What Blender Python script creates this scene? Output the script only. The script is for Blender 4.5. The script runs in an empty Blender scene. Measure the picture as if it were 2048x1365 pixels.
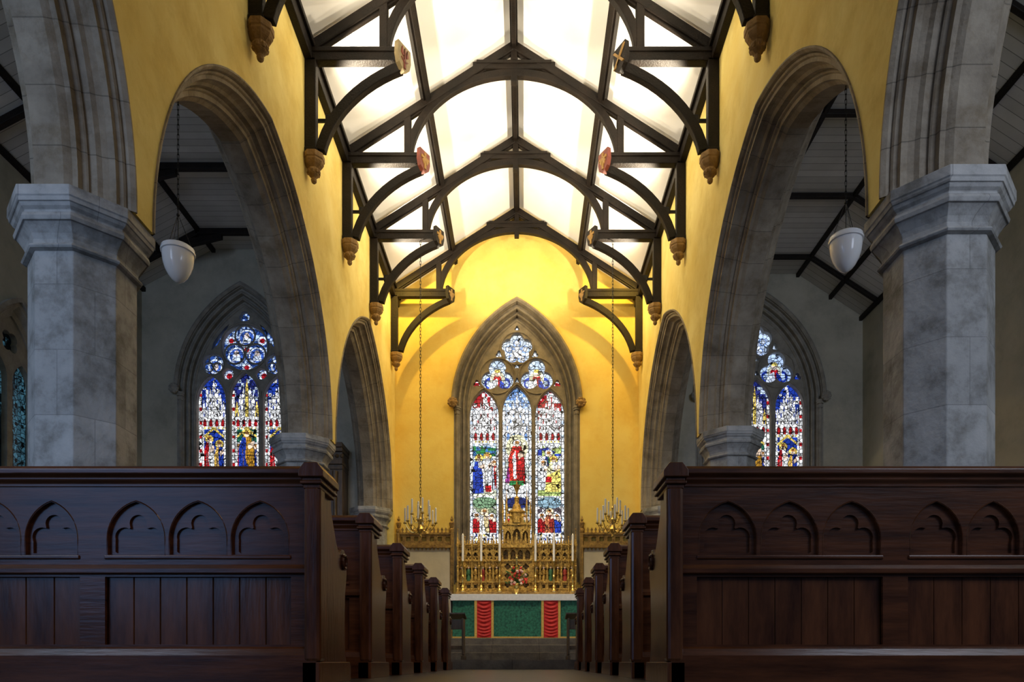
import bpy, bmesh, math, random
import numpy as np
from mathutils import Vector, Matrix
from mathutils.geometry import delaunay_2d_cdt
random.seed(7); np.random.seed(7)
SC=bpy.context.scene; COL=SC.collection
pi=math.pi

# ---------------------------------------------------------------- materials
def newmat(name):
    m=bpy.data.materials.new(name); m.use_nodes=True
    nt=m.node_tree; b=nt.nodes['Principled BSDF']; return m,nt,b
def proc(name,c1,c2,scale=4,rough=.6,bump=.2,metal=0,stretch=(1,1,1),detail=6,bscale=None,rough2=None,spec=.5,stain=None):
    m,nt,b=newmat(name); N=nt.nodes; L=nt.links
    tc=N.new('ShaderNodeTexCoord'); mp=N.new('ShaderNodeMapping'); mp.inputs['Scale'].default_value=stretch
    L.new(tc.outputs['Object'],mp.inputs['Vector'])
    n=N.new('ShaderNodeTexNoise'); n.inputs['Scale'].default_value=scale; n.inputs['Detail'].default_value=detail
    n.inputs['Roughness'].default_value=.62
    L.new(mp.outputs[0],n.inputs['Vector'])
    r=N.new('ShaderNodeValToRGB'); r.color_ramp.elements[0].position=.32; r.color_ramp.elements[1].position=.7
    r.color_ramp.elements[0].color=(*c1,1); r.color_ramp.elements[1].color=(*c2,1)
    L.new(n.outputs['Fac'],r.inputs['Fac']); out=r.outputs[0]
    if stain:
        n3=N.new('ShaderNodeTexNoise'); n3.inputs['Scale'].default_value=stain[0]; n3.inputs['Detail'].default_value=8; n3.inputs['Roughness'].default_value=.7
        L.new(tc.outputs['Object'],n3.inputs['Vector'])
        r3=N.new('ShaderNodeValToRGB'); r3.color_ramp.elements[0].position=.36; r3.color_ramp.elements[1].position=.52
        r3.color_ramp.elements[0].color=(*stain[1],1); r3.color_ramp.elements[1].color=(1,1,1,1)
        L.new(n3.outputs['Fac'],r3.inputs['Fac'])
        mx=N.new('ShaderNodeMix'); mx.data_type='RGBA'; mx.blend_type='MULTIPLY'; mx.inputs['Factor'].default_value=1
        L.new(out,mx.inputs[6]); L.new(r3.outputs[0],mx.inputs[7]); out=mx.outputs[2]; m['ramp']=mx.name; m['rs']=2
    else: m['ramp']=r.name; m['rs']=0
    L.new(out,b.inputs['Base Color'])
    b.inputs['Roughness'].default_value=rough; b.inputs['Metallic'].default_value=metal
    b.inputs['Specular IOR Level'].default_value=spec
    if bump:
        n2=N.new('ShaderNodeTexNoise'); n2.inputs['Scale'].default_value=bscale or scale*6; n2.inputs['Detail'].default_value=5
        L.new(mp.outputs[0],n2.inputs['Vector'])
        bp=N.new('ShaderNodeBump'); bp.inputs['Strength'].default_value=bump; bp.inputs['Distance'].default_value=.02
        L.new(n2.outputs['Fac'],bp.inputs['Height']); L.new(bp.outputs[0],b.inputs['Normal'])
    return m
def add_brick(m,vec='Object',bw=.6,rh=.4,mort=.006,swap=None,dark=.45,offset=.5,squash=1):
    nt=m.node_tree; N=nt.nodes; L=nt.links; b=N['Principled BSDF']
    tc=N.new('ShaderNodeTexCoord'); br=N.new('ShaderNodeTexBrick')
    br.inputs['Scale'].default_value=1; br.inputs['Brick Width'].default_value=bw; br.inputs['Row Height'].default_value=rh
    br.inputs['Mortar Size'].default_value=mort; br.inputs['Mortar Smooth'].default_value=.3
    br.inputs['Color1'].default_value=(1,1,1,1); br.inputs['Color2'].default_value=(.78,.78,.78,1); br.inputs['Mortar'].default_value=(dark,dark,dark,1)
    br.offset=offset
    if vec=='UV': L.new(tc.outputs['UV'],br.inputs['Vector'])
    elif swap=='colz':
        s=N.new('ShaderNodeSeparateXYZ'); c=N.new('ShaderNodeCombineXYZ'); a=N.new('ShaderNodeMath'); a.operation='ADD'
        L.new(tc.outputs['Object'],s.inputs[0]); L.new(s.outputs[0],a.inputs[0]); L.new(s.outputs[1],a.inputs[1])
        L.new(a.outputs[0],c.inputs[0]); L.new(s.outputs[2],c.inputs[1]); L.new(c.outputs[0],br.inputs['Vector'])
    else: L.new(tc.outputs['Object'],br.inputs['Vector'])
    mx=N.new('ShaderNodeMix'); mx.data_type='RGBA'; mx.blend_type='MULTIPLY'; mx.inputs['Factor'].default_value=1
    L.new(N[m['ramp']].outputs[m['rs']],mx.inputs[6]); L.new(br.outputs['Color'],mx.inputs[7]); L.new(mx.outputs[2],b.inputs['Base Color'])
    return m
M={}
M['plaster']=proc('yellow_plaster',(.80,.60,.15),(.92,.77,.28),1.1,.85,.3,bscale=10,detail=10,stain=(1.5,(.88,.84,.72)))
M['plaster_east']=proc('east_plaster',(.88,.61,.12),(.95,.74,.20),1.0,.85,.2,bscale=14,stain=(1.3,(.95,.9,.8)))
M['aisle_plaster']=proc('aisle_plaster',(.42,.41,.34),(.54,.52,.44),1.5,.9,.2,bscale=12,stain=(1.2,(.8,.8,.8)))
M['stone']=add_brick(proc('pillar_limestone',(.29,.295,.29),(.56,.55,.53),3.0,.8,.3,bscale=22,detail=9,stain=(3,(.66,.63,.58))),swap='colz',bw=.62,rh=.47,mort=.004,dark=.6)
M['archstone']=add_brick(proc('arch_limestone',(.23,.19,.14),(.43,.37,.28),3.2,.82,.3,bscale=24,detail=9,stain=(3.5,(.70,.65,.57))),vec='UV',bw=.42,rh=3.,mort=.005,dark=.5,offset=0)
M['tracery']=proc('tracery_stone',(.15,.125,.09),(.30,.255,.185),5,.8,.3,bscale=40)
M['tracery_pale']=proc('pale_tracery_stone',(.24,.23,.20),(.40,.38,.34),5,.8,.3,bscale=40)
M['corbel']=proc('carved_corbel_stone',(.20,.11,.03),(.38,.23,.08),9,.75,.5,bscale=50)
M['ceil']=proc('white_ceiling_boards',(.90,.88,.83),(.96,.94,.90),1.2,.8,.1)
M['aisleceil']=add_brick(proc('painted_aisle_boards',(.50,.51,.52),(.62,.63,.64),1.6,.8,.1),bw=9,rh=.16,mort=.006,dark=.35)
M['timber']=proc('dark_roof_timber',(.004,.0025,.0015),(.013,.008,.005),5,.6,.35,stretch=(1,1,1),bscale=40,spec=.25)
M['pew']=proc('dark_varnished_oak',(.046,.0135,.0045),(.16,.050,.016),2.2,.25,.06,stretch=(1.0,4,9),bscale=7)
M['pewend']=proc('dark_varnished_oak_upright',(.052,.015,.005),(.18,.058,.019),2.2,.25,.06,stretch=(6,6,1.0),bscale=7)
M['oak']=proc('old_brown_oak',(.05,.03,.015),(.12,.075,.035),4,.4,.1,stretch=(6,6,1))
M['gold']=proc('aged_gilding',(.34,.19,.035),(.88,.57,.13),14,.40,.5,metal=.5,bscale=60,stain=(22,(.25,.2,.12)))
M['giltwood']=proc('gilded_brown_wood',(.16,.08,.02),(.55,.34,.08),14,.45,.4,metal=.3,bscale=60)
M['brass']=proc('polished_brass',(.6,.42,.10),(.95,.70,.25),8,.25,.05,metal=.85)
M['niche']=proc('niche_gilt_diaper',(.05,.05,.02),(.55,.31,.07),26,.5,.5,metal=.3,bscale=50,detail=3)
M['red_paint']=proc('red_paint',(.30,.03,.02),(.48,.06,.03),10,.5,.1)
M['green_paint']=proc('green_paint',(.03,.12,.05),(.08,.22,.09),10,.5,.1)
M['shield_red']=proc('dull_red_paint',(.10,.018,.01),(.17,.03,.015),10,.5,.1)
M['shield_cream']=proc('faded_cream_paint',(.16,.12,.05),(.26,.20,.10),10,.5,.1)
M['shield_gold']=proc('faded_gold_paint',(.20,.10,.012),(.30,.17,.03),10,.5,.1)
M['blue_paint']=proc('blue_paint',(.05,.10,.28),(.1,.18,.4),10,.5,.1)
M['flesh']=proc('painted_face',(.7,.48,.33),(.8,.58,.42),10,.5,0)
M['candle']=proc('white_wax',(.88,.86,.80),(.95,.93,.88),10,.5,0)
M['linen']=proc('white_linen',(.80,.79,.78),(.92,.91,.9),20,.8,.2,bscale=120)
M['greencloth']=proc('green_damask',(.003,.065,.038),(.03,.23,.135),22,.6,.3,detail=2,bscale=80)
M['redcloth']=proc('red_velvet',(.42,.005,.004),(.80,.02,.012),14,.6,.3,stretch=(1,1,3),bscale=30)
M['goldcloth']=proc('gold_braid',(.6,.36,.06),(.88,.62,.15),60,.5,.3)
M['iron']=proc('black_iron',(.01,.01,.01),(.03,.03,.03),10,.5,.1,metal=.6)
M['opal']=proc('opal_glass',(.86,.88,.92),(.92,.94,.97),3,.12,0)
M['panel']=proc('cream_wall_panel',(.62,.54,.38),(.74,.65,.46),3,.7,.1)
M['tile']=add_brick(proc('dark_floor_tiles',(.02,.017,.016),(.055,.045,.038),4,.35,.15),bw=.3,rh=.3,mort=.006,dark=.3)
M['step']=add_brick(proc('worn_step_stone',(.10,.085,.065),(.22,.185,.14),5,.6,.3),bw=.9,rh=5,mort=.006,dark=.4)
M['leaf']=proc('leaf_green',(.02,.08,.015),(.07,.2,.04),20,.5,0)
M['petal']=proc('red_petal',(.6,.02,.02),(.85,.1,.06),20,.5,0)
M['petalw']=proc('pink_petal',(.8,.4,.35),(.9,.7,.6),20,.5,0)

def glassmat(name,strength,scale=11):
    m=bpy.data.materials.new(name); m.use_nodes=True; nt=m.node_tree; N=nt.nodes; L=nt.links
    b=N['Principled BSDF']; tc=N.new('ShaderNodeTexCoord'); at=N.new('ShaderNodeAttribute'); at.attribute_name='pane'
    v=N.new('ShaderNodeTexVoronoi'); v.feature='DISTANCE_TO_EDGE'; v.inputs['Scale'].default_value=scale
    v2=N.new('ShaderNodeTexVoronoi'); v2.feature='F1'; v2.inputs['Scale'].default_value=scale
    for q in (v,v2): L.new(tc.outputs['Object'],q.inputs['Vector'])
    mr=N.new('ShaderNodeMapRange'); mr.inputs['From Min'].default_value=.03; mr.inputs['From Max'].default_value=.09
    L.new(v.outputs['Distance'],mr.inputs['Value'])
    sx=N.new('ShaderNodeSeparateColor'); L.new(v2.outputs['Color'],sx.inputs[0])
    mv=N.new('ShaderNodeMapRange'); mv.inputs['To Min'].default_value=.55; mv.inputs['To Max'].default_value=1.2
    L.new(sx.outputs[0],mv.inputs['Value'])
    sp=N.new('ShaderNodeSeparateXYZ'); L.new(tc.outputs['Object'],sp.inputs[0])
    md=N.new('ShaderNodeMath'); md.operation='PINGPONG'; md.inputs[1].default_value=.13; L.new(sp.outputs[2],md.inputs[0])
    gt=N.new('ShaderNodeMath'); gt.operation='GREATER_THAN'; gt.inputs[1].default_value=.006; L.new(md.outputs[0],gt.inputs[0])
    m1=N.new('ShaderNodeMath'); m1.operation='MULTIPLY'; L.new(mr.outputs[0],m1.inputs[0]); L.new(mv.outputs[0],m1.inputs[1])
    m2=N.new('ShaderNodeMath'); m2.operation='MULTIPLY'; L.new(m1.outputs[0],m2.inputs[0]); L.new(gt.outputs[0],m2.inputs[1])
    mx=N.new('ShaderNodeVectorMath'); mx.operation='SCALE'; L.new(at.outputs['Color'],mx.inputs[0]); L.new(m2.outputs[0],mx.inputs['Scale'])
    L.new(mx.outputs[0],b.inputs['Emission Color']); b.inputs['Emission Strength'].default_value=strength
    b.inputs['Base Color'].default_value=(.01,.01,.012,1); b.inputs['Roughness'].default_value=.3
    try: m.cycles.emission_sampling='NONE'
    except Exception: pass
    return m
M['glass_e']=glassmat('stained_glass_bright',1.45,12)
M['glass_a']=glassmat('stained_glass_cool',1.1,12)

# ---------------------------------------------------------------- builders
def tag(o,label=None,cat=None,group=None,kind=None):
    if label:o['label']=label
    if cat:o['category']=cat
    if group:o['group']=group
    if kind:o['kind']=kind
    return o
def thing(name,label,cat,loc,group=None):
    o=bpy.data.objects.new(name,None); o.empty_display_size=.1; o.location=loc; COL.objects.link(o)
    return tag(o,label,cat,group)
def wloc(o):
    v=Vector(o.location)
    while o.parent: o=o.parent; v+=Vector(o.location)
    return v
class MB:
    def __init__(s): s.v=[]; s.f=[]; s.uv={}
    def add(s,vs,fs):
        n=len(s.v); s.v+= [tuple(p) for p in vs]; s.f+=[tuple(i+n for i in f) for f in fs]; return s
    def box(s,x0,x1,y0,y1,z0,z1):
        if x0>x1:x0,x1=x1,x0
        return s.add([(x,y,z) for x in(x0,x1) for y in(y0,y1) for z in(z0,z1)],
            [(0,1,3,2),(4,6,7,5),(0,4,5,1),(2,3,7,6),(0,2,6,4),(1,5,7,3)])
    def prism(s,poly,mapf,w0,w1):
        n=len(poly); vs=[mapf(p,q,w0) for p,q in poly]+[mapf(p,q,w1) for p,q in poly]
        fs=[tuple(range(n))[::-1],tuple(range(n,2*n))]+[(i,(i+1)%n,n+(i+1)%n,n+i) for i in range(n)]
        return s.add(vs,fs)
    def band(s,A,B,mapf,w0,w1):
        n=len(A); vs=[]
        for i in range(n):
            vs+=[mapf(*A[i],w0),mapf(*B[i],w0),mapf(*B[i],w1),mapf(*A[i],w1)]
        fs=[]
        for i in range(n-1):
            a=4*i;b=a+4
            for k in range(4): fs.append((a+k,a+(k+1)%4,b+(k+1)%4,b+k))
        fs+=[(3,2,1,0),(4*n-4,4*n-3,4*n-2,4*n-1)]
        return s.add(vs,fs)
    def lathe(s,prof,n,cx,cy,z0=0,rot=0,cap=True,sx=1,sy=1):
        vs=[];fs=[];m=len(prof)
        for r,z in prof:
            for k in range(n):
                a=rot+2*pi*k/n; vs.append((cx+sx*r*math.cos(a),cy+sy*r*math.sin(a),z0+z))
        for i in range(m-1):
            for k in range(n): fs.append((i*n+k,i*n+(k+1)%n,(i+1)*n+(k+1)%n,(i+1)*n+k))
        if cap: fs+=[tuple(range(n))[::-1],tuple(range((m-1)*n,m*n))]
        return s.add(vs,fs)
    def tube(s,pts,r,n=6,closed=False):
        pts=[Vector(p) for p in pts]; m=len(pts); vs=[];fs=[]
        rr=r if isinstance(r,(list,tuple)) else [r]*m
        for i,p in enumerate(pts):
            if closed: t=pts[(i+1)%m]-pts[i-1]
            else: t=pts[min(i+1,m-1)]-pts[max(i-1,0)]
            t.normalize(); up=Vector((0,0,1)) if abs(t.z)<.9 else Vector((0,1,0))
            a=t.cross(up).normalized(); b=t.cross(a)
            for k in range(n):
                an=2*pi*k/n; vs.append(p+a*rr[i]*math.cos(an)+b*rr[i]*math.sin(an))
        for i in range(m if closed else m-1):
            j=(i+1)%m
            for k in range(n): fs.append((i*n+k,i*n+(k+1)%n,j*n+(k+1)%n,j*n+k))
        if not closed: fs+=[tuple(range(n))[::-1],tuple(range((m-1)*n,m*n))]
        return s.add(vs,fs)
    def ball(s,c,r,nu=8,nv=6,sc=(1,1,1),jit=0):
        vs=[];fs=[]
        for i in range(nv+1):
            t=pi*i/nv
            for k in range(nu):
                a=2*pi*k/nu; j=1+jit*(random.random()-.5)
                vs.append((c[0]+sc[0]*r*j*math.sin(t)*math.cos(a),c[1]+sc[1]*r*j*math.sin(t)*math.sin(a),c[2]+sc[2]*r*math.cos(t)))
        for i in range(nv):
            for k in range(nu): fs.append((i*nu+k,i*nu+(k+1)%nu,(i+1)*nu+(k+1)%nu,(i+1)*nu+k))
        return s.add(vs,fs)
    def plate(s,loops,half,mapf,wc=0):
        pts=[];ed=[]
        for lp in loops:
            n0=len(pts); pts+=[Vector(p) for p in lp]; k=len(lp)
            ed+=[(n0+i,n0+(i+1)%k) for i in range(k)]
        ov,oe,of,_,_,_=delaunay_2d_cdt(pts,ed,[],0,1e-6)
        P=np.array([(v.x,v.y) for v in ov]); F=np.array([tuple(f) for f in of]); c=P[F].mean(axis=1)
        ins=np.zeros(len(F),bool)
        for lp in loops: ins^=inpoly(c[:,0],c[:,1],lp)
        F=F[ins]; m=len(P); cnt={}
        for f in F:
            for a,b in((0,1),(1,2),(2,0)): cnt[(f[a],f[b])]=1
        vs=[mapf(x,y,wc-half) for x,y in P]+[mapf(x,y,wc+half) for x,y in P]
        fs=[tuple(int(i) for i in f)[::-1] for f in F]+[tuple(int(i)+m for i in f) for f in F]
        for (a,b) in cnt:
            if (b,a) not in cnt: a=int(a);b=int(b); fs.append((a,b,b+m,a+m))
        return s.add(vs,fs)
    def mirror(s,sg):
        if sg<0: s.v=[(-x,y,z) for x,y,z in s.v]; s.f=[f[::-1] for f in s.f]
        return s
    def obj(s,name,mat,parent=None,loc=None,label=None,cat=None,group=None,kind=None,bevel=0,smooth=False,uv=None):
        off=wloc(parent) if parent else Vector(loc or (0,0,0))
        me=bpy.data.meshes.new(name)
        me.from_pydata([(x-off.x,y-off.y,z-off.z) for x,y,z in s.v],[],s.f)
        if uv is not None:
            ul=me.uv_layers.new(name='UVMap'); 
            vi=np.zeros(len(me.loops),dtype=np.int32); me.loops.foreach_get('vertex_index',vi)
            ul.data.foreach_set('uv',np.array(uv,dtype=np.float32)[vi].ravel())
        bm=bmesh.new(); bm.from_mesh(me)
        if uv is None: bmesh.ops.remove_doubles(bm,verts=bm.verts,dist=1e-5)
        lv=[v for v in bm.verts if not v.link_faces]
        if lv: bmesh.ops.delete(bm,geom=lv,context='VERTS')
        bmesh.ops.recalc_face_normals(bm,faces=bm.faces); bm.to_mesh(me); bm.free()
        me.materials.append(M[mat] if isinstance(mat,str) else mat)
        o=bpy.data.objects.new(name,me); COL.objects.link(o)
        if parent: o.parent=parent
        else: o.location=off
        if smooth:
            me.polygons.foreach_set('use_smooth',[True]*len(me.polygons))
            try: me.set_sharp_from_angle(angle=math.radians(40))
            except Exception: pass
        if bevel:
            md=o.modifiers.new('bevel','BEVEL'); md.width=bevel; md.segments=2; md.limit_method='ANGLE'; md.angle_limit=math.radians(40); md.harden_normals=False
        return tag(o,label,cat,group,kind)
def copy_thing(root,loc,label=None):
    n=root.copy(); COL.objects.link(n); n.location=loc
    if label: n['label']=label
    def rec(src,dst):
        for c in src.children:
            k=c.copy(); COL.objects.link(k); k.parent=dst; rec(c,k)
    rec(root,n); return n
def inpoly(U,V,pts):
    ins=np.zeros(U.shape,bool); n=len(pts); j=n-1
    for i in range(n):
        xi,yi=pts[i]; xj,yj=pts[j]
        if abs(yj-yi)>1e-12:
            c=((yi>V)!=(yj>V))&(U<(xj-xi)*(V-yi)/(yj-yi)+xi); ins^=c
        j=i
    return ins
XZ=lambda y0:(lambda p,q,w:(p,y0+w,q))
YZ=lambda x0,sg=1:(lambda p,q,w:(x0+sg*w,p,q))

def arch_pts(cx,zs,Rin,c,d,n=14,z0=None,m=1):
    R=Rin+d; tm=math.acos(max(-1,min(1,c/R))); P=[]
    if z0 is not None: P.append((cx-(R-c),z0))
    for i in range(n+1):
        t=tm*i/n; P.append((cx+c-R*math.cos(t),zs+R*math.sin(t)))
    for i in range(n-1,-1,-1):
        t=tm*i/n; P.append((cx-c+R*math.cos(t),zs+R*math.sin(t)))
    if z0 is not None: P.append((cx+(R-c),z0))
    return P
def arch_loop(cx,zs,a,h,z0,n=10):
    R=(h*h+a*a)/(2*a); return arch_pts(cx,zs,R,R-a,0,n,z0)
def ring(mb,prof,cx,zs,Rin,c,mapf,z0=None,n=20,closed=True):
    paths=[arch_pts(cx,zs,Rin,c,d,n,z0) for d,w in prof]
    m=len(prof); k=len(paths[0]); uv=[]
    vs=[]
    cum=[0]
    for i in range(1,m): cum.append(cum[-1]+math.hypot(prof[i][0]-prof[i-1][0],prof[i][1]-prof[i-1][1]))
    L=0; mid=paths[m//2]
    for j in range(k):
        if j: L+=math.hypot(mid[j][0]-mid[j-1][0],mid[j][1]-mid[j-1][1])
        for i in range(m):
            vs.append(mapf(paths[i][j][0],paths[i][j][1],prof[i][1])); uv.append((L,cum[i]+.01))
    fs=[]
    for j in range(k-1):
        for i in range(m if closed else m-1):
            i2=(i+1)%m; fs.append((j*m+i,j*m+i2,(j+1)*m+i2,(j+1)*m+i))
    mb.add(vs,fs); mb.uvl=getattr(mb,'uvl',[])+uv
    return mb
def foil(cx,cz,r,n,rot=pi/2,k=.5,N=48):
    d=r*k; rl=r-d; P=[]
    for i in range(N):
        a=2*pi*i/N; best=.05*r
        for j in range(n):
            ph=rot+2*pi*j/n; dl=a-ph; q=rl*rl-(d*math.sin(dl))**2
            if q>0: best=max(best,d*math.cos(dl)+math.sqrt(q))
        P.append((cx+best*math.cos(a),cz+best*math.sin(a)))
    return P
def star_union(cx,cz,circs,rects,N=40):
    P=[]
    for i in range(N):
        a=2*pi*i/N+.01; ux,uz=math.cos(a),math.sin(a); best=.01
        for (x,z,r) in circs:
            pr=x*ux+z*uz; q=r*r-(x*x+z*z-pr*pr)
            if q>0: best=max(best,pr+math.sqrt(q))
        for (hw,zb,zt) in rects:
            t=1e9
            if abs(ux)>1e-6: t=min(t,hw/abs(ux))
            if uz<0: t=min(t,zb/uz)
            if uz>0: t=min(t,zt/uz)
            best=max(best,t)
        P.append((cx+best*ux,cz+best*uz))
    return P

# ---------------------------------------------------------------- layout
CX=.16; CZ=.10
WN=2.75; CC=3.22; WI=CC-WN; WA=.27; WO=CC+WA; YE=15.4; YAE=15.2; ZS=3.46
COLS={-1:[5.24,10.44,15.12],1:[5.05,10.14,15.12]}
ARC={-1:[(2.62,2.5,2.88),(7.84,2.5,2.90),(12.80,2.28,3.08)],1:[(2.46,2.5,2.88),(7.60,2.47,2.86),(12.64,2.43,3.08)]}
DR=.27

cam=bpy.data.cameras.new('camera'); co=bpy.data.objects.new('camera',cam); COL.objects.link(co)
co.location=(CX,0,CZ); co.rotation_euler=(pi/2,0,0); cam.lens=24; cam.sensor_width=36
cam.shift_y=(1325-682.5)/2048; cam.shift_x=-24/2048; cam.clip_start=.05
SC.camera=co

# ---------------------------------------------------------------- floor
MB().box(-8.9,8.2,-3,9.2,-.2,0).obj('floor','tile',kind='structure',label='dark tiled church floor')
MB().box(-8.9,8.2,9.2,15.9,-.2,.13).obj('floor_chancel','step',kind='structure',label='raised stone chancel floor')
for i,(y,z0,z1) in enumerate([(12.6,.13,.28),(13.0,.28,.43),(13.4,.43,.57)]):
    MB().box(-2.73,2.73,y,YE,z0,z1).obj('floor_altar_step','step',kind='structure',label='worn stone altar step',bevel=.01)

# ---------------------------------------------------------------- nave walls with arcade
for sg,nm in((-1,'north'),(1,'south')):
    out=[(-2.2,9.45),(-2.2,ZS)]
    for b,a,h in ARC[sg]:
        R=(h*h+a*a)/(2*a); out+=arch_pts(b,ZS,R,R-a,-.02,18)
    out+=[(15.2,ZS),(15.2,0),(YE,0),(YE,9.45)]
    MB().plate([out],(WI+WA)/2,YZ(sg*CC,-sg),(WI-WA)/2).obj('wall_%s_nave'%nm,'plaster',kind='structure',label='yellow plaster nave wall above stone arcade')
    half=[(.0,-.10),(.0,.11),(.015,.135),(.03,.155),(.035,.19),(.075,.195),(.085,.22),(.095,.23),(.11,.22),(.115,.245),(.115,.28),(.14,.305),(.155,.345),(.16,.39),(.19,.395),(.20,.42),(.215,.43),(.225,.42),(.23,.455),(.25,.485),(.265,.485),(.27,.44)]
    prof=half+[(d,-w*.6) for d,w in half[::-1][:-2]]
    for b,a,h in ARC[sg]:
        R=(h*h+a*a)/(2*a)
        mb=MB(); ring(mb,prof,b,ZS,R-DR,R-a,YZ(sg*CC,-sg),n=26)
        mb.obj('stone_arch','archstone',loc=(sg*CC,b,ZS),uv=mb.uvl,label='moulded pointed limestone arch of the nave arcade',cat='arch',group='arcade arches')
    for y in COLS[sg]:
        k=1/math.cos(pi/8); rot=pi/8
        t=thing('column','octagonal grey limestone column with moulded capital','column',(sg*CC,y,0),'arcade columns')
        if y>14: t['label']='limestone arcade column against the chancel wall with moulded capital'
        MB().lathe([(.332*k,.35),(.332*k,ZS-.37)],8,sg*CC,y,0,rot).obj('shaft','stone',t,bevel=.006)
        MB().lathe([((.335+(r-.323)*.84)*k,ZS-(3.35-z)*.89) for r,z in[(.323,2.90),(.355,2.91),(.367,2.925),(.355,2.94),(.33,2.955),(.33,2.99),(.345,3.03),(.375,3.075),(.395,3.10),(.41,3.10),(.42,3.13),(.41,3.16),(.395,3.165),(.395,3.185),(.42,3.205),(.435,3.23),(.445,3.23),(.452,3.26),(.46,3.27),(.46,3.35)]],8,sg*CC,y,0,rot).obj('capital','stone',t,bevel=.004)
        MB().lathe([(r*k,z) for r,z in[(.46,0.),(.46,.18),(.43,.2),(.43,.27),(.40,.31),(.36,.33),(.335,.36)]],8,sg*CC,y,0,rot).obj('base','stone',t,bevel=.006)

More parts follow.
